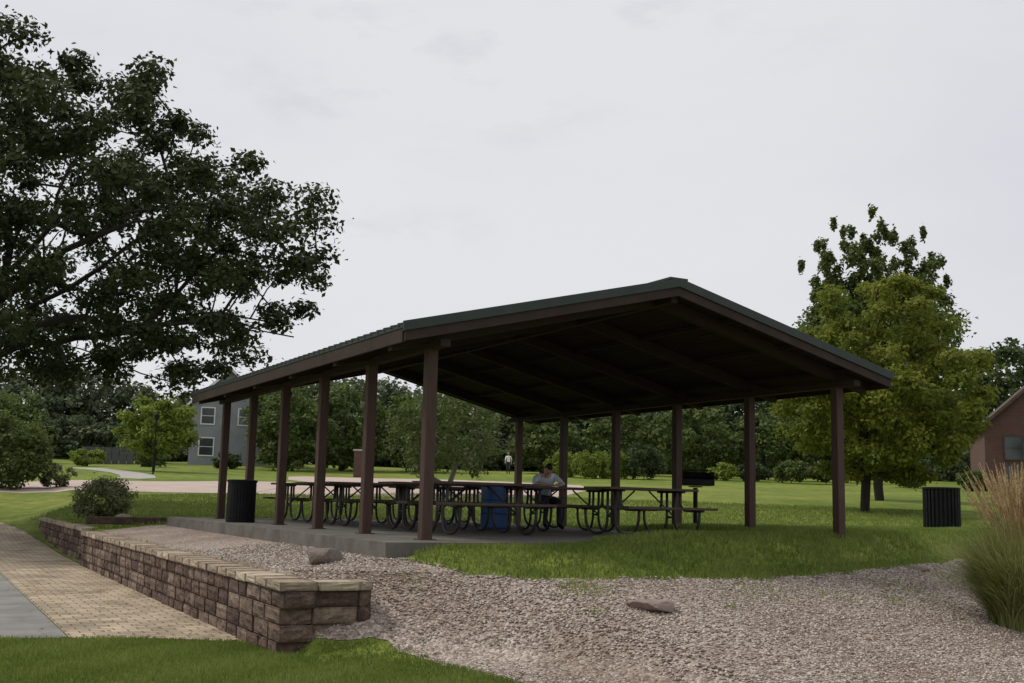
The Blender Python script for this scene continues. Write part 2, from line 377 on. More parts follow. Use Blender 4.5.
def crown_pts(n,c,rad,ex,rng,inner=.3,mind=.0,shape=None):
    out=[];tries=0
    while len(out)<n and tries<n*60:
        tries+=1
        q=rng.uniform(-1,1,3);rr=(np.abs(q)**ex).sum()**(1/ex)
        if rr>1 or rr<inner: continue
        if rng.random()>.25+.75*rr: continue
        if shape and not shape(q,rng): continue
        p=np.array(c)+q*np.array(rad)
        if mind and out and np.min(np.linalg.norm(np.array(out)-p,axis=1))<mind: continue
        out.append(p)
    return np.array(out)
def rotp(P0,c):
    q=P0-np.array(c);x=q[:,0]*CP+q[:,1]*SP;y=-q[:,0]*SP+q[:,1]*CP
    return np.stack([x+c[0],y+c[1],q[:,2]+c[2]],1)
def tree(name,tr,cen,rad,ex,n,nl,sig,size,lm,bark,trunk_r,forkz,seed,inner=.3,mind=0,leader=False,shape=None,pen=.35,tipr=.015,sag=0,up=.35,step=.7,asp=.55,limbs=None,extra=None):
    r_=np.random.default_rng(seed)
    bx,by=plot(*tr);bz=float(zt(bx,by))-.1
    cx,cy=plot(cen[0],cen[1]);c=(cx,cy,cen[2])
    A=rotp(crown_pts(n,c,rad,ex,r_,inner,mind,shape),c)
    fk=(bx+(cx-bx)*.15,by+(cy-by)*.15,forkz)
    ld=(cx,cy,cen[2]+rad[2]*.95) if leader else None
    if limbs: ld=[[(*plot(q[0],q[1]),q[2]) for q in l] for l in limbs]
    nd,pr,rr=skeleton((bx,by,bz),fk,ld,A,r_,tipr,trunk_r,step,pen,sag)
    tv,tf=tubes(nd,pr,rr)
    s2=np.array(sig)*r_.uniform(.65,1.25,(len(A),1))
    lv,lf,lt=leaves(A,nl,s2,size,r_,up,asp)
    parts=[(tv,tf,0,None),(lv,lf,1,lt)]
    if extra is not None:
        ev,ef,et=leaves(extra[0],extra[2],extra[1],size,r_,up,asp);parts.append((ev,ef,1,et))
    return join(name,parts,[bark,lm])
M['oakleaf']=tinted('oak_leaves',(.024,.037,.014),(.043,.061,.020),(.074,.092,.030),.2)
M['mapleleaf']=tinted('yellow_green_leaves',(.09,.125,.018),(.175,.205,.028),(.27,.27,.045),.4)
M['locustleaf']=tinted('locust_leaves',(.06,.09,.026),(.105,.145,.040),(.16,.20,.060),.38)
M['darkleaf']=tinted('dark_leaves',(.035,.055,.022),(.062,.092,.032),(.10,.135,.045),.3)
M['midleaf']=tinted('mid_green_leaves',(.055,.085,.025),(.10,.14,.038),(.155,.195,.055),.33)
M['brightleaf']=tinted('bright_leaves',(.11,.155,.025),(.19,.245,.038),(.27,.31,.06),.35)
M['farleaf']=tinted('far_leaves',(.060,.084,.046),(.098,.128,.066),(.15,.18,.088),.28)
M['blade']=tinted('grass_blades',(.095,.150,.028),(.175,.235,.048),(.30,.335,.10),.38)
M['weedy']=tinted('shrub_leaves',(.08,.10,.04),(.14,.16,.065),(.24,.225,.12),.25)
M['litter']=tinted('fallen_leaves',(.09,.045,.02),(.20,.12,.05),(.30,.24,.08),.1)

OAKL=[[(-13.5,29,5.4),(-10.5,28.5,5.8),(-7.6,28.5,6.2),(-5.7,28.6,5.7)],
      [(-13.8,30,6.2),(-11.6,30.5,7.8),(-9.4,31,9.8)],
      [(-14.6,30.5,7.2),(-13.2,31,10.0),(-12.4,31,12.2)],
      [(-13.8,28.5,6.2),(-11.0,26.5,7.4),(-8.4,25.8,8.0)],
      [(-13.4,32,5.8),(-10.4,33.5,6.8),(-7.4,34,6.9)],
      [(-17.5,30,7.3),(-18.5,30,10.6)],[(-18.2,29,6.0),(-21,28.5,7.4)]]
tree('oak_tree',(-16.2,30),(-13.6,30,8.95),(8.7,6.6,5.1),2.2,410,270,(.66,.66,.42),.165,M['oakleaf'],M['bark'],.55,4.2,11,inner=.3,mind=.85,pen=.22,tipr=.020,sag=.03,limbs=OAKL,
     shape=lambda q,r:q[2]>-.84 and (q[2]<0 or q[0]+.95*q[2]<.98+.10*math.sin(q[2]*14)))
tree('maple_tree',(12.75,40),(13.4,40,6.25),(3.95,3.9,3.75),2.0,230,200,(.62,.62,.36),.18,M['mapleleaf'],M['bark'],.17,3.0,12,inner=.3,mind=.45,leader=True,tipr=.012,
     shape=lambda q,r:math.hypot(q[0],q[1])<1.02-.55*max(0,q[2]+.1))
CYL=[[(16.2,52,8),(15.2,52,14.0)],[(17.3,52,9),(17.4,52,14.8)],[(18.2,52,9),(19.4,52,14.0)],[(18.6,52,8),(20.6,52,11.6)],[(16,52,7),(14.4,52,11.8)]]
r2_=np.random.default_rng(77);sp_=[];sg_=[]
for (a_,z_) in [(15.2,14.8),(17.3,15.7),(19.4,14.9),(20.8,12.6),(14.1,12.8),(18.4,14.9),(16.2,15.2),(14.7,14.0),(20.1,13.9),(17.9,14.6),(16.8,14.9),(19.0,13.9),(15.6,14.0),(17.0,13.8),(18.7,13.4),(15.0,12.9),(19.7,12.9),(16.4,13.6)]:
    for j in range(9):
        u=j/8;sp_.append((*plot(a_+(17.4-a_)*u*.22+r2_.normal()*.16*(1+2*u),52+r2_.normal()*.6),z_-u*4.2+r2_.normal()*.12));q=.16+.55*u;sg_.append((q,q,.36))
tree('locust_tree',(17.3,52),(17.4,52,8.4),(3.9,3.2,4.6),2.3,220,120,(.60,.60,.60),.22,M['locustleaf'],M['bark'],.22,3.6,13,inner=.2,mind=.5,tipr=.012,limbs=CYL,extra=(np.array(sp_),np.array(sg_),110))
tree('young_tree',(-22.3,70),(-22.3,70,5.7),(2.5,2.4,1.75),2.0,70,110,(.6,.6,.42),.26,M['brightleaf'],M['bark'],.10,3.9,14,inner=.2,leader=True)
tree('birch_tree',(-2.4,45),(-2.5,45,4.3),(2.3,2.2,1.9),2.0,90,70,(.5,.5,.4),.17,M['midleaf'],M['barkl'],.11,2.1,15,inner=.3,leader=False,pen=.2)
tree('maple_tree',(34,62),(36,62,8),(4,4,4),2.0,120,110,(.8,.8,.6),.3,M['midleaf'],M['bark'],.2,4.2,17,inner=.3,leader=True)
def treeline(name,items,mat,seed,dens=26,size=.5,nl=42):
    r_=np.random.default_rng(seed);Cs=[];Sg=[]
    nodes=B()
    for (a_,d_,zt_,rd) in items:
        x,y=plot(a_,d_);g=float(zt(x,y))
        h=zt_-g;c=(x,y,g+h*.52)
        pts=crown_pts(int(dens*rd),c,(rd,rd,h*.48),2.2,r_,.35)
        Cs.append(pts);Sg.append(np.tile([rd*.22,rd*.22,rd*.17],(len(pts),1))*(.7+.7*r_.random((len(pts),1))))
        nodes.tube([(x,y,g-.2),(x,y,g+h*.3),(x+.3,y,g+h*.6)],[.3,.22,.1],0,6)
    C=np.concatenate(Cs);S=np.concatenate(Sg)
    lv,lf,lt=leaves(C,nl,S,size,r_,.35,.7)
    tf=np.array([f for f in nodes.f if len(f)==4]);tv=np.array([tuple(p) for p in nodes.v])
    join(name,[(tv,tf,0,None),(lv,lf,1,lt)],[M['bark'],mat])
treeline('distant_trees',[(-56,112,12.5,5.5),(-50.8,118,14.6,5),(-46.2,116,15,4.6),(-42.2,120,13.6,4),(-62,110,13,6),(-70,105,14,6),(-80,100,14,7),(-36,122,12,4.5),(-30,126,12.5,4.5),
 (-24,124,13.4,4.6),(-19.5,118,14.2,5),(-14.6,114,13.8,5),(-9.7,116,13.6,5),(-4.5,118,12.8,5),(0,114,11.8,4.8)],M['farleaf'],21)
treeline('distant_trees',[(4,112,12.0,5),(9.5,116,12.6,5.4),(15,110,12.6,5.4),(20.5,114,13.5,5.4),(26.5,118,14.4,5.8),(32,112,13.2,5.4),(38,118,14,5.4),(43.5,122,13,5),(50,120,14.5,5),
 (43.2,98,16.4,4.4),(47.5,100,17.3,4.5),(57,115,15,6),(66,110,15,6.5),(76,105,15,7)],M['darkleaf'],22)
treeline('park_trees',[(-17.0,84,9.6,2.9),(-13.2,88,10.2,3.2),(-18.9,92,10.9,2.8),(-7.4,90,9.8,3.2),(-31.5,96,8.0,2.2),(9.2,92,9.4,3.0),(14.8,90,9.6,3.2),(20.5,90,9.0,2.8),(25.5,90,10.2,3.3),(-41,90,9.4,3.2),(-45.5,94,10.4,3.4),(2.8,93,8.6,2.8)],M['midleaf'],25,30,.34,60)
treeline('hedgerow',[(x_,110+2*math.sin(x_),7.8+1.2*math.sin(x_*1.7),2.9) for x_ in np.arange(-66,72,3.2)],M['farleaf'],23,dens=17,size=.42)
treeline('hedgerow',[(x_,129+2*math.sin(x_*2.1),8.4+1.0*math.sin(x_*1.3),3.4) for x_ in np.arange(-80,84,3.2)],M['darkleaf'],24,dens=16,size=.6)
def bush(name,a_,d_,r,h,mat,seed,size=.1,n=60,nl=90,lift=0,ex=2.2):
    r_=np.random.default_rng(seed);x,y=plot(a_,d_);g=float(zt(x,y))+lift
    P0=crown_pts(n,(x,y,g+h*.5),(r*.86,r*.86,h*.46),ex,r_,.3)
    nd,pr,rr=skeleton((x,y,g-.05),(x,y,g+h*.12),None,P0,r_,.006,.04,.3,.2)
    tv,tf=tubes(nd,pr,rr,4)
    lv,lf,lt=leaves(P0,nl,(r*.24,r*.24,h*.16),size,r_,.3)
    lv[:,2]=np.maximum(lv[:,2],g)
    return join(name,[(tv,tf,0,None),(lv,lf,1,lt)],[M['bark'],mat])
bush('round_shrub',-20.4,45,1.9,3.0,M['midleaf'],31,.2,70,90)
bush('shrub',-18.6,46,.8,.9,M['weedy'],32,.12,30,60)
bush('shrub',-9.75,27,.78,1.05,M['weedy'],33,.06,80,120)
bush('round_shrub',9.7,80,1.7,2.7,M['darkleaf'],34,.2,60,80)
bush('round_shrub',20.3,80,1.4,1.7,M['midleaf'],35,.2,40,70)
bush('round_shrub',22.8,80,1.4,1.6,M['midleaf'],36,.2,40,70)
bush('shrub',18.0,82,1.4,1.4,M['darkleaf'],37,.2,40,70)
bush('shrub',15.9,82,1.3,1.3,M['brightleaf'],38,.2,40,70)
bush('shrub',28,78,1.4,1.5,M['darkleaf'],39,.2,40,70)
bush('shrub',31,74,1.3,1.3,M['midleaf'],40,.2,40,70)
bush('shrub',-31,82,1.4,1.3,M['brightleaf'],41,.2,40,70)
bush('shrub',-27,84,1.4,1.5,M['midleaf'],42,.2,40,70)
bush('shrub',-21.3,84,1.2,1.2,M['darkleaf'],43,.2,40,70)
bush('shrub',32.8,70,1.2,1.4,M['darkleaf'],44,.2,40,70)

# ------------------------------------------------------------ grass blades
def inpoly_pts(poly,n,r_):
    poly=np.array(poly);mn,mx=poly.min(0),poly.max(0);out=[]
    tot=0
    while tot<n:
        q=r_.uniform(mn,mx,(n*2,2));q=q[sdpoly(q,poly)>0];out.append(q);tot+=len(q)
    return np.concatenate(out)[:n]
def blades(P2,h,w,r_,excl=None,lean=.6,tb=0):
    if excl is not None:
        s_=sdpoly(P2,excl)+wobble(P2,.045);P2=P2[s_<0.02*r_.normal(size=len(P2))]
    n=len(P2);z=zt(P2[:,0],P2[:,1]);an=r_.uniform(0,2*math.pi,n);nz=.5+.25*np.sin(P2[:,0]*1.7+P2[:,1])+.25*np.sin(P2[:,1]*4.9-P2[:,0]*3.7)
    hh=h*(.45+.75*r_.random(n))*(.75+.4*nz)
    p=np.stack([P2[:,0],P2[:,1],z-.005],1);dx=np.stack([np.cos(an),np.sin(an),0*an],1)*w*.5
    l2=r_.uniform(0,2*math.pi,n);ln=np.stack([np.cos(l2),np.sin(l2),0*l2],1)*(hh*lean*r_.random(n))[:,None]
    m_=p+ln*.35;m_[:,2]+=hh*.6;t=p+ln;t[:,2]+=hh
    v=np.stack([p-dx,p+dx,m_+dx*.7,t,m_-dx*.7],1).reshape(-1,3)
    f=np.arange(n*5).reshape(n,5)
    ti=np.clip(.6*r_.random(n)+.45*nz+tb,0,1)
    return v,f,0,np.repeat(ti,5)
g=np.random.default_rng(5)
NEAR=[(-1.5,12.7),(.95,12.45),(2.36,12.05),(2.9,11.7),(3.2,11.4),(3.3,10.5),(4.15,10.25),(4.4,9.9),(4.62,8.3),(4.7,6.8),(2,7),(-1.5,9.5)]
STRIP=[(5.05,11.6),(5.0,11.2),(5.5,10.6),(6.8,10.0),(8.5,10.2),(10.2,10.65),(13,11.7),(16.1,12.9),(20,14.6),(24,16.0),(26,20),(18,20),(11.95,20),(11.9,13.2),(8.3,12.9),(7.6,11.95),(5.2,11.9)]
PADP=[(4.85,11.95),(7.4,11.95),(8.2,12.55),(11.9,12.75),(11.9,24.1),(4.85,24.1)]
parts=[blades(inpoly_pts(NEAR,90000,g),.055,.010,g,PAV)]
q=inpoly_pts(STRIP,120000,g)
parts.append(blades(q,.075,.013,g,GRAVEL))
BACK=[(3.6,24.4),(12.5,24.2),(12.5,19),(26,19),(34,30),(20,42),(8,42),(3.3,36)]
q=inpoly_pts(BACK,70000,g);parts.append(blades(q,.085,.022,g,PADP))
for (wx,wy,wr,wn) in [(6.3,10.0,.35,400),(8.6,10.0,.5,400),(11.5,10.7,.6,500),(6.0,9.3,.15,60),(7.6,9.2,.12,50),(10.6,9.9,.25,110),(13.5,11.3,.5,300),(5.0,9.6,.1,30),(8.2,9.6,.5,120),(9.6,9.9,.4,120),(4.7,10.9,.2,90)]:
    q=np.array([wx,wy])+g.normal(size=(wn,2))*wr*.5;parts.append(blades(q,.05,.011,g,tb=.2))
join('grass',parts,[M['blade']])
def pebbles(poly,n,r_,lo,hi):
    q=inpoly_pts(poly,n,r_);q=q[sdpoly(q,GRAVEL)>-.05]
    n=len(q);z=zt(q[:,0],q[:,1]);s=r_.uniform(lo,hi,n)
    oc=np.array([[1,0,0],[0,1,0],[-1,0,0],[0,-1,0],[0,0,.7],[0,0,-.5],],float)
    an=r_.uniform(0,6.28,n);c_,s_=np.cos(an),np.sin(an)
    o=oc[None]*(1+.5*(r_.random((n,6,1))-.5))*s[:,None,None]*np.array([1,.75,.7])
    x=o[:,:,0]*c_[:,None]-o[:,:,1]*s_[:,None];y=o[:,:,0]*s_[:,None]+o[:,:,1]*c_[:,None]
    v=np.stack([x+q[:,0:1],y+q[:,1:2],o[:,:,2]+(z+s*.15+.008)[:,None]],2).reshape(-1,3)
    F=np.array([[0,1,4],[1,2,4],[2,3,4],[3,0,4],[1,0,5],[2,1,5],[3,2,5],[0,3,5]])
    f=(np.arange(n)[:,None,None]*6+F[None]).reshape(-1,3)
    return v,f,0,np.repeat(r_.random(n),6)
M['pebble']=tinted('pebble_stone',(.13,.09,.07),(.33,.27,.225),(.60,.55,.49),0,.8,.3)
NG=[(4.2,10.5),(4.7,6.5),(7,5.5),(11,6),(16,9),(18,13.5),(13,12.0),(10.2,10.95),(8.5,10.5),(6.8,10.3),(5.4,10.85),(4.9,12.5),(4.9,16),(3.6,16),(3.6,10.6)]
join('loose_gravel',[pebbles(NG,60000,g,.008,.024)],[M['pebble']])
q=np.concatenate([inpoly_pts(NG,260,g),inpoly_pts(NEAR,60,g),inpoly_pts([(1.0,12.6),(3.15,12),(3.15,24),(.6,24)],120,g)])
lv,lf,lt=leaves(np.stack([q[:,0],q[:,1],zt(q[:,0],q[:,1])+.018],1),1,(.01,.01,.004),.055,g,3.,.6)
join('fallen_leaves',[(lv,lf,0,lt)],[M['litter']])

# ------------------------------------------------------------ picnic shelter
X0,Y0,S_,W_=5.682,12.731,2.054,6.926; PZ=1.1; OV,EG=.594,.508
ZE=1.6+2.0745; ZP=1.6+3.0688
sh=empty('picnic_shelter')
XA,XB=X0-OV,X0+W_+OV; XM=(XA+XB)/2; YA,YB=Y0-EG,Y0+5*S_+EG
def roofz(x): return ZP-(ZP-ZE)*abs(x-XM)/(XM-XA)
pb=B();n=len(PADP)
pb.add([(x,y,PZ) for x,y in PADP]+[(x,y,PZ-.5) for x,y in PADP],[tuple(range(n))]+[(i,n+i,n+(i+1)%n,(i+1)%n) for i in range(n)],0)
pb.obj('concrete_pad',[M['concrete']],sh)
b_=B()
for k in range(6):
    for x in (X0,X0+W_):
        zt_=roofz(x)-.34
        b_.box((x,Y0+k*S_,(PZ+zt_)/2-.1),(.14,.14,zt_-PZ+.2),0,bev=.008)
        if x<7: b_.box((x,Y0+k*S_,PZ+.006),(.22,.22,.012),0)
b_.obj('posts',[M['post']],sh)
b_=B()
def rafter(y,w,h,off,mi=0):
    for sg in(-1,1):
        xe=XM+sg*(XM-XA-.03);xi=XM+sg*.001
        v=[];
        for yy in(y-w/2,y+w/2):
            for (x,) in((xi,),(xe,)):
                v+=[(x,yy,roofz(x)-off),(x,yy,roofz(x)-off-h)]
        f=[(0,1,3,2),(4,6,7,5),(0,2,6,4),(1,5,7,3),(2,3,7,6),(0,4,5,1)]
        b_.add(v,f,mi)
for k in range(6): rafter(Y0+k*S_,.12,.17,.10)
for x in (X0,X0+W_):
    b_.box((x,(YA+YB)/2,roofz(x)-.34+.035),(.13,YB-YA-.16,.09),0)
for fx in (.28,.56,.84):
    for sg in(-1,1):
        x=XM+sg*(XM-XA)*fx;b_.box((x,(YA+YB)/2,roofz(x)-.125),(.05,YB-YA-.12,.07),0,rot=None)
b_.box((XM,(YA+YB)/2,ZP-.2),(.10,YB-YA-.12,.16),0)
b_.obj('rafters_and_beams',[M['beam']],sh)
b_=B();nb=30
for sg in(-1,1):
    for i in range(nb):
        f0=i/nb+.0015;f1=(i+1)/nb-.0015
        xs=[XM+sg*(XM-XA-.02)*f for f in(f0,f1)];j=.004*rng.random()
        v=[(x,yy,roofz(x)-.045-o-j) for x in xs for yy in(YA+.03,YB-.03) for o in(0,.04)]
        b_.add(v,[(0,1,3,2),(4,6,7,5),(0,4,5,1),(2,3,7,6),(0,2,6,4),(1,5,7,3)],0)
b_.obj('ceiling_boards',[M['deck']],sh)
b_=B()
for sg in(-1,1):
    x1=XM+sg*(XM-XA+.03)
    v=[(x,yy,roofz(x)-o) for x in(XM,x1) for yy in(YA-.02,YB+.02) for o in(0,.035)]
    b_.add(v,[(0,1,3,2),(4,6,7,5),(0,4,5,1),(2,3,7,6),(0,2,6,4),(1,5,7,3)],0)
    y=YA+.1
    while y<YB:
        v=[(x,yy,roofz(x)+o) for x in(XM,x1+sg*.015) for (yy,o) in((y-.028,.001),(y-.014,.035),(y+.014,.035),(y+.028,.001))]
        b_.add(v,[(0,1,5,4),(1,2,6,5),(2,3,7,6),(4,5,6,7),(0,3,2,1)],0);y+=.23
    for yy in(YA-.045,YB+.045):
        v=[(x,y2,roofz(x)+o) for x in(XM,x1) for y2 in(yy-.022,yy+.022) for o in(.045,-.075)]
        b_.add(v,[(0,1,3,2),(4,6,7,5),(0,4,5,1),(2,3,7,6),(0,2,6,4),(1,5,7,3)],0)
b_.box((XM,(YA+YB)/2,ZP+.035),(.3,YB-YA+.1,.03),0)
b_.obj('metal_roof',[M['green']],sh)
b_=B()
for sg in(-1,1):
    x1=XM+sg*(XM-XA)
    for yy in(YA-.02,YB+.02):
        v=[(x,y2,roofz(x)+o) for x in(XM,x1) for y2 in(yy-.02,yy+.02) for o in(-.078,-.20)]
        b_.add(v,[(0,1,3,2),(4,6,7,5),(0,4,5,1),(2,3,7,6),(0,2,6,4),(1,5,7,3)],0)
    b_.box((x1-sg*.0,(YA+YB)/2,ZE-.125),(.04,YB-YA-.01,.17),0)
b_.obj('fascia',[M['fascia']],sh)

# ------------------------------------------------------------ retaining wall
def blockwall(name,x,y0,y1,zb,courses,th=.33,ret=0,seed=1):
    r_=np.random.default_rng(seed);b_=B();h=.158;tl=[]
    def blk(cx,cy,cz,lx,ly,lz,mi):
        n=4;vs=[];fs=[]
        def face(o,u,v,nr,am):
            base=len(vs)
            for i in range(n+1):
                for j in range(n+1):
                    e=(i in(0,n))or(j in(0,n))
                    p=o+u*(i/n)+v*(j/n)+nr*((-.008 if e else am*r_.uniform(-.3,1)))
                    vs.append(p)
            for i in range(n):
                for j in range(n):
                    a0=base+i*(n+1)+j;fs.append((a0,a0+n+1,a0+n+2,a0+1))
        A=Vector((cx-lx/2,cy-ly/2,cz-lz/2));ux,uy,uz=Vector((lx,0,0)),Vector((0,ly,0)),Vector((0,0,lz))
        am=.022 if mi==0 else .010
        face(A,uz,uy,Vector((-1,0,0)),am);face(A+ux,uy,uz,Vector((1,0,0)),am)
        face(A,ux,uz,Vector((0,-1,0)),am);face(A+uy,uz,ux,Vector((0,1,0)),am)
        face(A+uz,ux,uy,Vector((0,0,1)),.003);face(A,uy,ux,Vector((0,0,-1)),0)
        b_.add(vs,fs,mi);tl.extend([r_.random()]*len(vs))
    for c in range(courses):
        y=y0-(.07 if c%2 else -.02)+r_.uniform(-.03,.03);z=zb+h*c+h/2
        while y<y1-.05:
            L_=r_.choice([.30,.42,.52]);L_=min(L_,y1-y)
            if L_<.1: break
            jt=r_.uniform(-.008,.008)
            blk(x+th/2+jt+.012*c,y+L_/2,z,th-.004,L_-.004,h-.004,0);y+=L_
        if ret:
            xx=x+th+.012*c;
            while xx<x+th+ret-.05-(.07*(c%2)):
                L_=min(r_.choice([.34,.46]),x+th+ret-xx)
                blk(xx+L_/2,y0+.15+r_.uniform(-.02,.02),z,L_-.004,.30,h-.004,0);xx+=L_
    z=zb+h*courses+.045;y=y0-.05
    while y<y1-.05:
        L_=min(r_.choice([.4,.5]),y1-y)
        if L_<.1: break
        blk(x+th/2+.03+r_.uniform(-.01,.01),y+L_/2,z+r_.uniform(-.004,.004),th+.05,L_-.004,.086,1);y+=L_
    if ret:
        xx=x+th+.06
        while xx<x+th+ret-.05:
            L_=min(.42,x+th+ret-xx);blk(xx+L_/2,y0+.13,z,L_-.006,.36,.086,1);xx+=L_
    return b_.obj(name,[M['wallblock'],M['wallcap']],tint=tl)
blockwall('retaining_wall',3.2,10.55,24.4,.06,4,ret=.62,seed=3)
blockwall('retaining_wall',3.36,25.6,34.5,.10,4,seed=4)
b_=B();b_.box((4.5,25.3,.98),(2.2,.2,.16),0,bev=.015);b_.box((5.2,24.7,1.0),(.2,1.2,.14),0,bev=.015);b_.obj('timber_edging',[M['wallblock']])

# ------------------------------------------------------------ rocks
def rock(name,x,y,sz,mat,seed,sink=.3,rz=0):
    import bmesh
    r_=np.random.default_rng(seed);bm=bmesh.new();bmesh.ops.create_icosphere(bm,subdivisions=3,radius=1)
    dirs=r_.normal(size=(9,3));dirs/=np.linalg.norm(dirs,axis=1)[:,None];cut=r_.uniform(.55,.85,9)
    for v in bm.verts:
        p=np.array(v.co)
        for d_,c_ in zip(dirs,cut):
            e=p@d_-c_
            if e>0: p=p-d_*e*.92
        p+=r_.normal(size=3)*.012
        v.co=Vector((p[0]*sz[0],p[1]*sz[1],p[2]*sz[2]))
    me=bpy.data.meshes.new(name);bm.to_mesh(me);bm.free();me.materials.append(mat)
    o=bpy.data.objects.new(name,me);COL.objects.link(o);o.location=(x,y,float(zt(x,y))+sz[2]*(1-sink)*.6);o.rotation_euler=(0,0,rz);return o
rock('flat_stone',6.60,9.20,(.28,.21,.085),M['redrock'],3,.35,-.5)
rock('boulder',4.20,12.2,(.26,.21,.15),M['rock'],4,.35,.3)
rock('boulder',4.3,26.3,(.22,.2,.17),M['rock'],5,.3)
rock('boulder',13.2,11.8,(.22,.18,.05),M['rock'],6,.4)

# ------------------------------------------------------------ picnic tables
def picnic_table(x,y,rz):
    e=empty('picnic_table',(x,y,PZ),rz)
    t=B()
    for i in range(5): t.box((0,-.292+.146*i,.745),(1.83,.138,.04),0,bev=.005)
    for sg in(-1,1):
        for j in(0,1): t.box((0,sg*(.62+.135*j),.445),(1.83,.128,.04),0,bev=.005)
    t.obj('boards',[M['table']],e)
    f=B()
    def arc(c0,c1,c2,n=7):
        return [tuple((1-u)**2*np.array(c0)+2*u*(1-u)*np.array(c1)+u*u*np.array(c2)) for u in np.linspace(0,1,n)]
    for sx in(-.62,.62):
        for sg in(-1,1):
            pts=[(sx,sg*.80,.415),(sx,sg*.45,.415)]+arc((sx,sg*.40,.415),(sx,sg*.24,.42),(sx,sg*.24,.56))+[(sx,sg*.24,.715)]
            f.tube(pts,.023)
            pts=[(sx,sg*.70,.405)]+arc((sx,sg*.70,.36),(sx,sg*.70,.025),(sx,sg*.40,.025))+arc((sx,sg*.36,.025),(sx,sg*.10,.025),(sx,sg*.10,.30))+[(sx,sg*.10,.715)]
            f.tube(pts,.023)
        f.tube([(sx,-.34,.715),(sx,.34,.715)],.02)
    f.tube([(-.62,0,.42),(.62,0,.42)],.016);f.tube([(-.62,.1,.30),(-.62,-.1,.30)],.018);f.tube([(.62,.1,.30),(.62,-.1,.30)],.018)
    f.tube([(-.62,.1,.3),(-.15,0,.715)],.014);f.tube([(.62,-.1,.3),(.15,0,.715)],.014)
    f.obj('tube_frame',[M['tube']],e,smooth=True)
    return e
for i,y in enumerate([14.9,16.9,18.9,20.9,22.8]):
    picnic_table(7.55+.16*math.sin(i*2.1),y+.12*math.cos(i*3),.06*math.sin(i*5))
    picnic_table(10.4+.16*math.cos(i*2.7),y+.15+.12*math.sin(i*4),.07*math.cos(i*3))

# ------------------------------------------------------------ litter bins, drum, grill
def bin_(name,x,y,z,r,h,mat,slats=True,taper=0):
    b_=B();n=28
    b_.lathe([(r-.03,.02),(r-.03+taper*.5,h-.03),(r-.06,h-.03),(r-.07,.05),(.001,.05)],(0,0,0),0,24)
    if slats:
        for k in range(n):
            an=2*math.pi*k/n;rot=Matrix.Rotation(an,3,'Z')
            b_.box((r*math.cos(an),r*math.sin(an),h/2),(.012,.05,h),0,rot=rot)
    b_.lathe([(r-.01,h-.02),(r+.02,h-.02),(r+.025,h+.02),(r-.05,h+.03),(r-.06,h),(.001,h-.12)],(0,0,0),0,24)
    b_.lathe([(r,.02),(r+.012,.02),(r+.012,.06),(r,.06)],(0,0,0),0,24)
    return b_.obj(name,[mat],loc=(x,y,z))
bin_('trash_receptacle',5.38,20.3,PZ,.25,.74,M['black'])
rx,ry=plot(9.93,25.6);bin_('trash_receptacle',rx,ry,float(zt(rx,ry)),.40,.97,M['black'],True)
b_=B()
pr=[(.001,.02),(.24,.02),(.25,.04)]
for z0,z1 in((.05,.27),(.29,.50),(.52,.74)): pr+=[(.24,z0),(.24,z1),(.251,z1+.01)]
pr+=[(.251,.76),(.235,.76),(.23,.71),(.001,.71)]
b_.lathe(pr,(0,0,0),0,32);b_.obj('steel_drum',[M['blue']],loc=(9.0,17.25,PZ),smooth=False)
gx,gy=13.55,17.5;gz=float(zt(gx,gy));gr=B()
gr.tube([(0,0,-.1),(0,0,.78)],.045)
gr.box((0,0,.80),(.22,.22,.02),0)
gr.box((0,0,.83),(.62,.46,.02),0);gr.box((-.31,0,.96),(.02,.46,.26),0);gr.box((.31,0,.96),(.02,.46,.26),0);gr.box((0,.22,.96),(.60,.02,.26),0);gr.box((0,-.22,.89),(.60,.02,.10),0)
for i in range(14): gr.tube([(-.29+.0446*i,-.2,1.0),(-.29+.0446*i,.2,1.0)],.006,0,5)
gr.tube([(-.36,-.27,1.0),(-.36,.1,1.0)],.012);gr.tube([(.36,-.27,1.0),(.36,.1,1.0)],.012);gr.box((0,.1,1.12),(.66,.3,.015),0)
gr.obj('pedestal_grill',[M['black']],loc=(gx,gy,gz),rz=-.4)

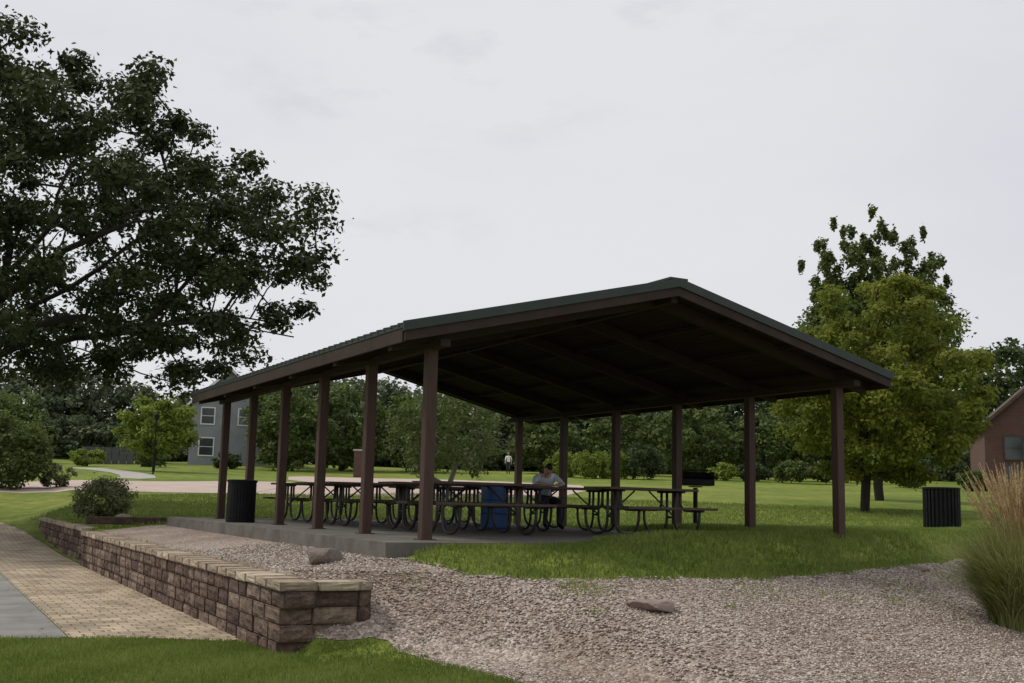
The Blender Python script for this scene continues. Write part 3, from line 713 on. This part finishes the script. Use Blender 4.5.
# ------------------------------------------------------------ ornamental grass
def ornamental(name,x,y,h,r,n,seed,plumes=110):
    r_=np.random.default_rng(seed);z0=float(zt(x,y));vs=[];fs=[];ti=[];mi=[]
    for i in range(n):
        an=r_.uniform(0,6.283);rr=r*.35*math.sqrt(r_.random());L_=h*r_.uniform(.45,.92);out=r_.uniform(.05,1.0)*r
        p0=np.array([x+rr*math.cos(an),y+rr*math.sin(an),z0-.02]);an2=an+r_.normal()*.5;dv=np.array([math.cos(an2),math.sin(an2),0]);sd=np.array([-dv[1],dv[0],0])
        w=.006+.005*r_.random();K=6;t_=r_.random()*.75
        o=len(vs)
        for k in range(K+1):
            u=k/K;p=p0+dv*out*u**1.8+np.array([0,0,L_*(u-.38*(out/r)*u**3)])
            ww=w*(1-u*.85);vs+=[p-sd*ww,p+sd*ww];ti+=[t_*(1-.3*u)+.3*u]*2
        for k in range(K): fs.append((o+2*k,o+2*k+1,o+2*k+3,o+2*k+2));mi.append(0)
    for i in range(plumes):
        an=r_.uniform(0,6.283);out=r*.6*r_.random();L_=h*r_.uniform(.85,1.2);dv=np.array([math.cos(an),math.sin(an),0])
        p0=np.array([x,y,z0])+dv*.12*r_.random()
        tip=p0+dv*out+np.array([0,0,L_]);pts=[p0*(1-u)+tip*u-dv*out*.3*math.sin(u*3.14) for u in np.linspace(0,1,7)]
        for k in range(6):
            a0,b0=pts[k],pts[k+1];sd=np.array([-dv[1],dv[0],0])*.0035;o=len(vs)
            vs+=[a0-sd,a0+sd,b0+sd,b0-sd];ti+=[.5+.5*r_.random()]*4;fs.append((o,o+1,o+2,o+3));mi.append(1)
        ax=(pts[-1]-pts[-2]);ax/=np.linalg.norm(ax);PL=.28+.14*r_.random()
        for k in range(80):
            u=r_.random();c_=pts[-1]-ax*PL*(1-u);w_=.022*(math.sin(min(1,u*1.1+.1)*3.14)+.15)
            d_=r_.normal(size=3);d_-=ax*(d_@ax);d_/=np.linalg.norm(d_);e=c_+d_*w_+ax*.03;sd=np.cross(ax,d_)*.0045;o=len(vs)
            vs+=[c_-sd,c_+sd,e+sd*.3,e-sd*.3];ti+=[r_.random()]*4;fs.append((o,o+1,o+2,o+3));mi.append(1)
    return mesh_obj(name,np.array(vs),np.array(fs),[M['ornblade'],M['plume']],mi,ti)
M['ornblade']=tinted('ornamental_blades',(.11,.15,.04),(.24,.27,.085),(.46,.40,.19),.35)
M['plume']=tinted('seed_plumes',(.42,.30,.16),(.58,.44,.25),(.68,.56,.36),.4)
ornamental('ornamental_grass',11.72,8.88,1.62,1.02,5200,8,300)
for i,(a_,d_) in enumerate([(5.5,80),(6.6,81),(7.7,80),(3.8,82),(4.6,83)]):
    bush('shrub',a_,d_,1.1,1.9,M['brightleaf'],60+i,.18,30,70)

# ------------------------------------------------------------ houses
def house(name,a_,d_,w,dp,eh,rh,wall,roof,rz,wins,garage=False):
    x,y=plot(a_,d_);z=float(zt(x,y))-.3;e=empty(name,(x,y,z),rz)
    b_=B();b_.box((0,0,eh/2),(w,dp,eh),0)
    b_.add([(-w/2,-dp/2,eh),(w/2,-dp/2,eh),(0,-dp/2,rh),(-w/2,dp/2,eh),(w/2,dp/2,eh),(0,dp/2,rh)],[(0,1,2),(3,5,4)],0)
    b_.obj('walls',[wall],e)
    r=B();ov=.4
    for sg in(-1,1):
        sl=(rh-eh)/(w/2);xe=sg*(w/2+ov);ze_=eh-sl*ov
        v=[(xx,yy,zz+o) for (xx,zz) in((0,rh+.02),(xe,ze_+.02)) for yy in(-dp/2-ov,dp/2+ov) for o in(0,.14)]
        r.add(v,[(0,1,3,2),(4,6,7,5),(0,4,5,1),(2,3,7,6),(0,2,6,4),(1,5,7,3)],0)
    r.obj('roof',[roof,M['brick']],e)
    t=B()
    for sg in(-1,1):
        sl=(rh-eh)/(w/2);xe=sg*(w/2+ov);ze_=eh-sl*ov;yy=-dp/2-ov-.03
        v=[(xx,y2,zz+o) for (xx,zz) in((0,rh),(xe,ze_)) for y2 in(yy-.03,yy+.025) for o in(.165,-.1)]
        t.add(v,[(0,1,3,2),(4,6,7,5),(0,4,5,1),(2,3,7,6),(0,2,6,4),(1,5,7,3)],0)
    for (wx,wz,ww,wh) in wins:
        for (bx,bz,sx,sz_) in((wx-ww/2-.05,wz,.1,wh+.2),(wx+ww/2+.05,wz,.1,wh+.2),(wx,wz+wh/2+.05,ww,.1),(wx,wz-wh/2-.05,ww,.1),(wx,wz,ww,.05)):
            t.box((bx,-dp/2-.03,bz),(sx,.08,sz_),0)
    t.obj('trim',[M['white'] if wall is not M['brick'] else M['shingleb']],e)
    gl=B()
    for (wx,wz,ww,wh) in wins: gl.box((wx,-dp/2-.01,wz),(ww,.05,wh-.002),0)
    gl.obj('windows',[M['glass']],e)
    return e
house('siding_house',-24.9,98,6.2,8,5.3,8.2,M['siding'],M['shingle'],-PHI+.25,[(-1.7,4.2,1.0,1.3),(1.4,4.2,1.1,1.3),(-1.7,1.6,1.1,1.4),(0,6.5,.7,.7)])
house('brick_house',38.3,80,8.5,10,4.6,8.4,M['brick'],M['shingleb'],-PHI-.3,[(-2.4,3.0,1.1,1.5),(.6,3.0,1.6,1.5),(-2.4,1.2,1.1,1.1)])
house('siding_house',-66,100,11,9,5.2,8,M['siding'],M['shingleb'],-PHI+.6,[(-2,4.2,1.1,1.3),(2,4.2,1.1,1.3),(3.5,1.5,1.1,1.2)])
b_=B();b_.box((0,0,.85),(.9,.9,1.7),0);b_.box((0,0,1.76),(1.05,1.05,.12),1,bev=.02);px_,py_=plot(-9.8,74);b_.obj('brick_pier',[M['brick'],M['conc2']],loc=(px_,py_,float(zt(px_,py_))),rz=-PHI)
def fence(a_,d_,n_,h):
    fb=B()
    for i in range(n_): fb.box((i*.62,0,h/2),(.58,.05,h),0,bev=.01)
    L_=n_*.62;fb.box((L_/2-.31,.06,h*.27),(L_,.06,.1),0);fb.box((L_/2-.31,.06,h*.8),(L_,.06,.1),0)
    fx,fy=plot(a_,d_);fb.obj('wooden_fence',[M['darkfence']],loc=(fx,fy,float(zt(fx,fy))),rz=-PHI)
fence(-35,92,7,1.4)
lx,ly=plot(-20.4,64);lb=B();lb.tube([(0,0,0),(0,0,3.1)],[.05,.035]);lb.lathe([(.05,3.1),(.14,3.2),(.16,3.4),(.10,3.5),(.001,3.55)],(0,0,0),0,12);lb.obj('street_lamp',[M['black']],loc=(lx,ly,float(zt(lx,ly))))

# ------------------------------------------------------------ people
def person(name,loc,rz,J,shirt,pants,short=False):
    e=empty(name,loc,rz)
    names=['pelvis','waist','chest','neck','headb','shL','elL','wrL','shR','elR','wrR','hipL','knL','anL','toL','hipR','knR','anR','toR']
    rad=dict(pelvis=(.15,.12),waist=(.14,.11),chest=(.165,.12),neck=(.055,.055),headb=(.05,.05),shL=(.065,.06),elL=(.045,.045),wrL=(.028,.028),shR=(.065,.06),elR=(.045,.045),wrR=(.028,.028),
        hipL=(.09,.09),knL=(.06,.06),anL=(.042,.042),toL=(.04,.035),hipR=(.09,.09),knR=(.06,.06),anR=(.042,.042),toR=(.04,.035))
    ed=[('pelvis','waist'),('waist','chest'),('chest','neck'),('neck','headb'),('chest','shL'),('shL','elL'),('elL','wrL'),('chest','shR'),('shR','elR'),('elR','wrR'),
        ('pelvis','hipL'),('hipL','knL'),('knL','anL'),('anL','toL'),('pelvis','hipR'),('hipR','knR'),('knR','anR'),('anR','toR')]
    vs=[J[n] for n in names];es=[(names.index(a_),names.index(b2)) for a_,b2 in ed];rs=[rad[n] for n in names]
    for sd in('L','R'):
        w=Vector(J['wr'+sd]);el=Vector(J['el'+sd]);ax=(w-el).normalized();side=ax.cross(Vector((0,0,1))).normalized();dn=side.cross(ax)
        i0=names.index('wr'+sd);vs.append(tuple(w+ax*.07));rs.append((.035,.018));pi=len(vs)-1;es.append((i0,pi))
        for k,(o_,l_) in enumerate([(-.03,.06),(-.01,.075),(.01,.07),(.03,.055)]):
            b0=w+ax*.10+side*o_;m0=b0+ax*l_*.5+dn*.004;t0=m0+ax*l_*.35-dn*.02 if dn.z>0 else m0+ax*l_*.35+dn*.02
            o=len(vs);vs+=[tuple(b0),tuple(m0),tuple(t0)];rs+=[(.009,.009),(.008,.008),(.007,.007)];es+=[(pi,o),(o,o+1),(o+1,o+2)]
        tsg=1 if sd=='L' else -1
        b0=w+ax*.03+side*.035*tsg;t0=b0+ax*.045+side*.025*tsg;o=len(vs);vs+=[tuple(b0),tuple(t0)];rs+=[(.011,.011),(.009,.009)];es+=[(i0,o),(o,o+1)]
    me=bpy.data.meshes.new('body');me.from_pydata([tuple(v) for v in vs],es,[]);ob=bpy.data.objects.new('body',me);COL.objects.link(ob)
    sk=ob.modifiers.new('s','SKIN');sk.use_smooth_shade=True
    for i,r in enumerate(rs): me.skin_vertices[0].data[i].radius=r;me.skin_vertices[0].data[i].use_root=(i==0)
    ob.modifiers.new('d','SUBSURF').levels=1
    dg=bpy.context.evaluated_depsgraph_get();m2=bpy.data.meshes.new_from_object(ob.evaluated_get(dg));m2.name='body'
    bpy.data.objects.remove(ob);ob=bpy.data.objects.new('body',m2);COL.objects.link(ob);ob.parent=e
    m2.materials.clear()
    for m in(shirt,pants,M['skin'],M['black']): m2.materials.append(m)
    segs=[(names[a_],names[b2]) for a_,b2 in es if a_<19 and b2<19]
    for p in m2.polygons:
        c=p.center;best=None
        for a_,b2 in segs:
            A=Vector(J[a_]);Bq=Vector(J[b2]);t=max(0,min(1,(c-A).dot(Bq-A)/((Bq-A).length_squared+1e-9)));dd=(c-(A+(Bq-A)*t)).length
            if best is None or dd<best[0]: best=(dd,a_,b2,t)
        _,a_,b2,t=best;mi=0
        if b2 in('waist',): mi=1 if t<.3 else 0
        elif b2=='headb' or (b2=='neck' and t>.75): mi=2
        elif b2.startswith('wr'): mi=2 if (t>.15 or short) else 0
        elif b2.startswith(('hip','kn','an')): mi=1
        elif b2.startswith('to'): mi=3
        p.material_index=mi
    hb=Vector(J['headb']);fwd=(Vector(J['face'])).normalized();up=Vector(J['headup']).normalized();side=fwd.cross(up).normalized();up=side.cross(fwd)
    import bmesh
    bm=bmesh.new();bmesh.ops.create_icosphere(bm,subdivisions=4,radius=1)
    hc=hb+up*.11+fwd*.015
    for v in bm.verts:
        f,s,u=v.co.x,v.co.y,v.co.z
        wd=.075*(1-.18*max(0,-u));ln=.095;ht=.118
        F=f*ln;S2=s*wd;U=u*ht
        if f>0 and u<-.2: F*=1-.12*(-u)
        if f>0: F+=.022*math.exp(-((s/.13)**2)-(((u+.08)/.16)**2))*(1 if u<.05 else .5)
        if f>.6: F-=.010*math.exp(-(((abs(s)-.38)/.16)**2)-((u-.08)/.13)**2)
        if f>.5: F+=.006*math.exp(-((s/.28)**2)-(((u+.48)/.07)**2))
        if abs(s)>.9: S2+=math.copysign(.014,s)*math.exp(-((f+.05)/.18)**2-((u)/.22)**2)
        v.co=hc+fwd*F+side*S2+up*U
    me=bpy.data.meshes.new('head');bm.to_mesh(me);bm.free();me.materials.append(M['skin']);me.materials.append(M['hair'])
    for p in me.polygons:
        c=p.center-hc;f=c.dot(fwd)/.095;u=c.dot(up)/.118;s=abs(c.dot(side))/.075
        if u>.55 or (f<-.05 and u>-.45) or (f<.25 and u>.25): p.material_index=1
        if f>.75 and .02<u<.14 and .25<s<.5: p.material_index=1
        p.use_smooth=True
    h=bpy.data.objects.new('head',me);COL.objects.link(h);h.parent=e
    return e
# seated on the bench, slumped forward and to one side over the table top
seat=dict(pelvis=(0,0,.56),waist=(.02,.09,.70),chest=(.10,.28,.90),neck=(.15,.39,.99),headb=(.17,.45,1.02),
 shL=(-.08,.33,.96),elL=(-.13,.54,.82),wrL=(.09,.66,.80),shR=(.28,.26,.94),elR=(.42,.44,.82),wrR=(.28,.62,.80),
 hipL=(-.09,.05,.54),knL=(-.13,.42,.52),anL=(-.14,.38,.10),toL=(-.15,.54,.04),hipR=(.09,.05,.54),knR=(.13,.42,.52),anR=(.14,.36,.10),toR=(.15,.52,.04),face=(.2,.6,-.75),headup=(.1,.7,.7))
person('seated_person',(10.25,17.78,PZ),math.pi,seat,M['shirt'],M['pants'])
walk=dict(pelvis=(0,0,.95),waist=(0,0,1.1),chest=(0,.02,1.34),neck=(0,.03,1.50),headb=(0,.04,1.56),
 shL=(-.19,.01,1.42),elL=(-.24,-.12,1.16),wrL=(-.24,-.05,.92),shR=(.19,.01,1.42),elR=(.24,.08,1.15),wrR=(.23,.26,.97),
 hipL=(-.1,0,.92),knL=(-.1,.16,.50),anL=(-.1,.12,.10),toL=(-.1,.27,.05),hipR=(.1,0,.92),knR=(.1,-.02,.48),anR=(.1,-.28,.13),toR=(.1,-.16,.04),face=(0,1,0),headup=(0,0,1))
wx,wy=plot(-.05,88);person('walking_person',(wx,wy,float(zt(wx,wy))),2.6,walk,M['whitecloth'],M['pants'],True)

# ------------------------------------------------------------ camera
TH,RO=.1432,.0246
F=Vector((SP*math.cos(TH),CP*math.cos(TH),math.sin(TH)));R0=Vector((CP,-SP,0));U0=R0.cross(F)
R=R0*math.cos(RO)+U0*math.sin(RO);U=U0*math.cos(RO)-R0*math.sin(RO)
cam=bpy.data.cameras.new('camera');co=bpy.data.objects.new('camera',cam);COL.objects.link(co)
mt=Matrix(((R.x,U.x,-F.x,0),(R.y,U.y,-F.y,0),(R.z,U.z,-F.z,1.6),(0,0,0,1)));co.matrix_world=mt
cam.sensor_width=36;cam.lens=1107.1/1024*36;cam.clip_end=2000;cam.clip_start=.1
bpy.context.scene.camera=co

# ------------------------------------------------------------ light and sky
SE=math.radians(52);az=PHI+math.radians(-80)
sd=Vector((math.sin(az)*math.cos(SE),math.cos(az)*math.cos(SE),math.sin(SE)))
sl=bpy.data.lights.new('sun','SUN');sl.energy=2.0;sl.angle=math.radians(11);sl.color=(1,.95,.86)
so=bpy.data.objects.new('sun',sl);COL.objects.link(so);so.rotation_euler=sd.to_track_quat('Z','Y').to_euler()
w=bpy.data.worlds.new('World');bpy.context.scene.world=w;w.use_nodes=True;nt=w.node_tree;N=nt.nodes;L=nt.links
bg=N['Background'];bg.inputs[1].default_value=.1
sky=N.new('ShaderNodeTexSky');sky.sky_type='NISHITA';sky.sun_disc=False;sky.sun_elevation=SE;sky.sun_rotation=az;sky.air_density=1;sky.dust_density=3
tc=N.new('ShaderNodeTexCoord');mp=N.new('ShaderNodeMapping');mp.inputs['Scale'].default_value=(1,1,2.6);L.new(tc.outputs['Generated'],mp.inputs[0])
def snoise(s,dt,rg): 
    n=N.new('ShaderNodeTexNoise');n.inputs['Scale'].default_value=s;n.inputs['Detail'].default_value=dt;n.inputs['Roughness'].default_value=rg;L.new(mp.outputs[0],n.inputs[0]);return n
def sramp(n,p0,c0,p1,c1):
    r=N.new('ShaderNodeValToRGB');e=r.color_ramp.elements;e[0].position=p0;e[0].color=(*c0,1);e[1].position=p1;e[1].color=(*c1,1);L.new(n.outputs[0],r.inputs[0]);return r
base=sramp(snoise(1.6,6,.5),.30,(.70,.715,.76),.62,(.80,.805,.83))
# scattered thin grey scraps of cloud: small noise gated by a broad one
wisp=sramp(snoise(7.5,7,.58),.52,(0,0,0),.70,(1,1,1));gate=sramp(snoise(2.6,3,.5),.44,(0,0,0),.60,(1,1,1))
mg=N.new('ShaderNodeMath');mg.operation='MULTIPLY';L.new(wisp.outputs[0],mg.inputs[0]);L.new(gate.outputs[0],mg.inputs[1])
m5=N.new('ShaderNodeMath');m5.operation='MULTIPLY';L.new(mg.outputs[0],m5.inputs[0]);m5.inputs[1].default_value=.55
mm=N.new('ShaderNodeMixRGB');L.new(m5.outputs[0],mm.inputs[0]);L.new(base.outputs[0],mm.inputs[1]);mm.inputs[2].default_value=(.58,.605,.655,1)
mul=N.new('ShaderNodeVectorMath');mul.operation='SCALE';mul.inputs['Scale'].default_value=10.0;L.new(mm.outputs[0],mul.inputs[0])
mx=N.new('ShaderNodeMixRGB');mx.inputs[0].default_value=.93;L.new(sky.outputs[0],mx.inputs[1]);L.new(mul.outputs[0],mx.inputs[2]);L.new(mx.outputs[0],bg.inputs[0])
sc=bpy.context.scene;sc.view_settings.view_transform='Standard';sc.view_settings.look='None';sc.view_settings.exposure=0
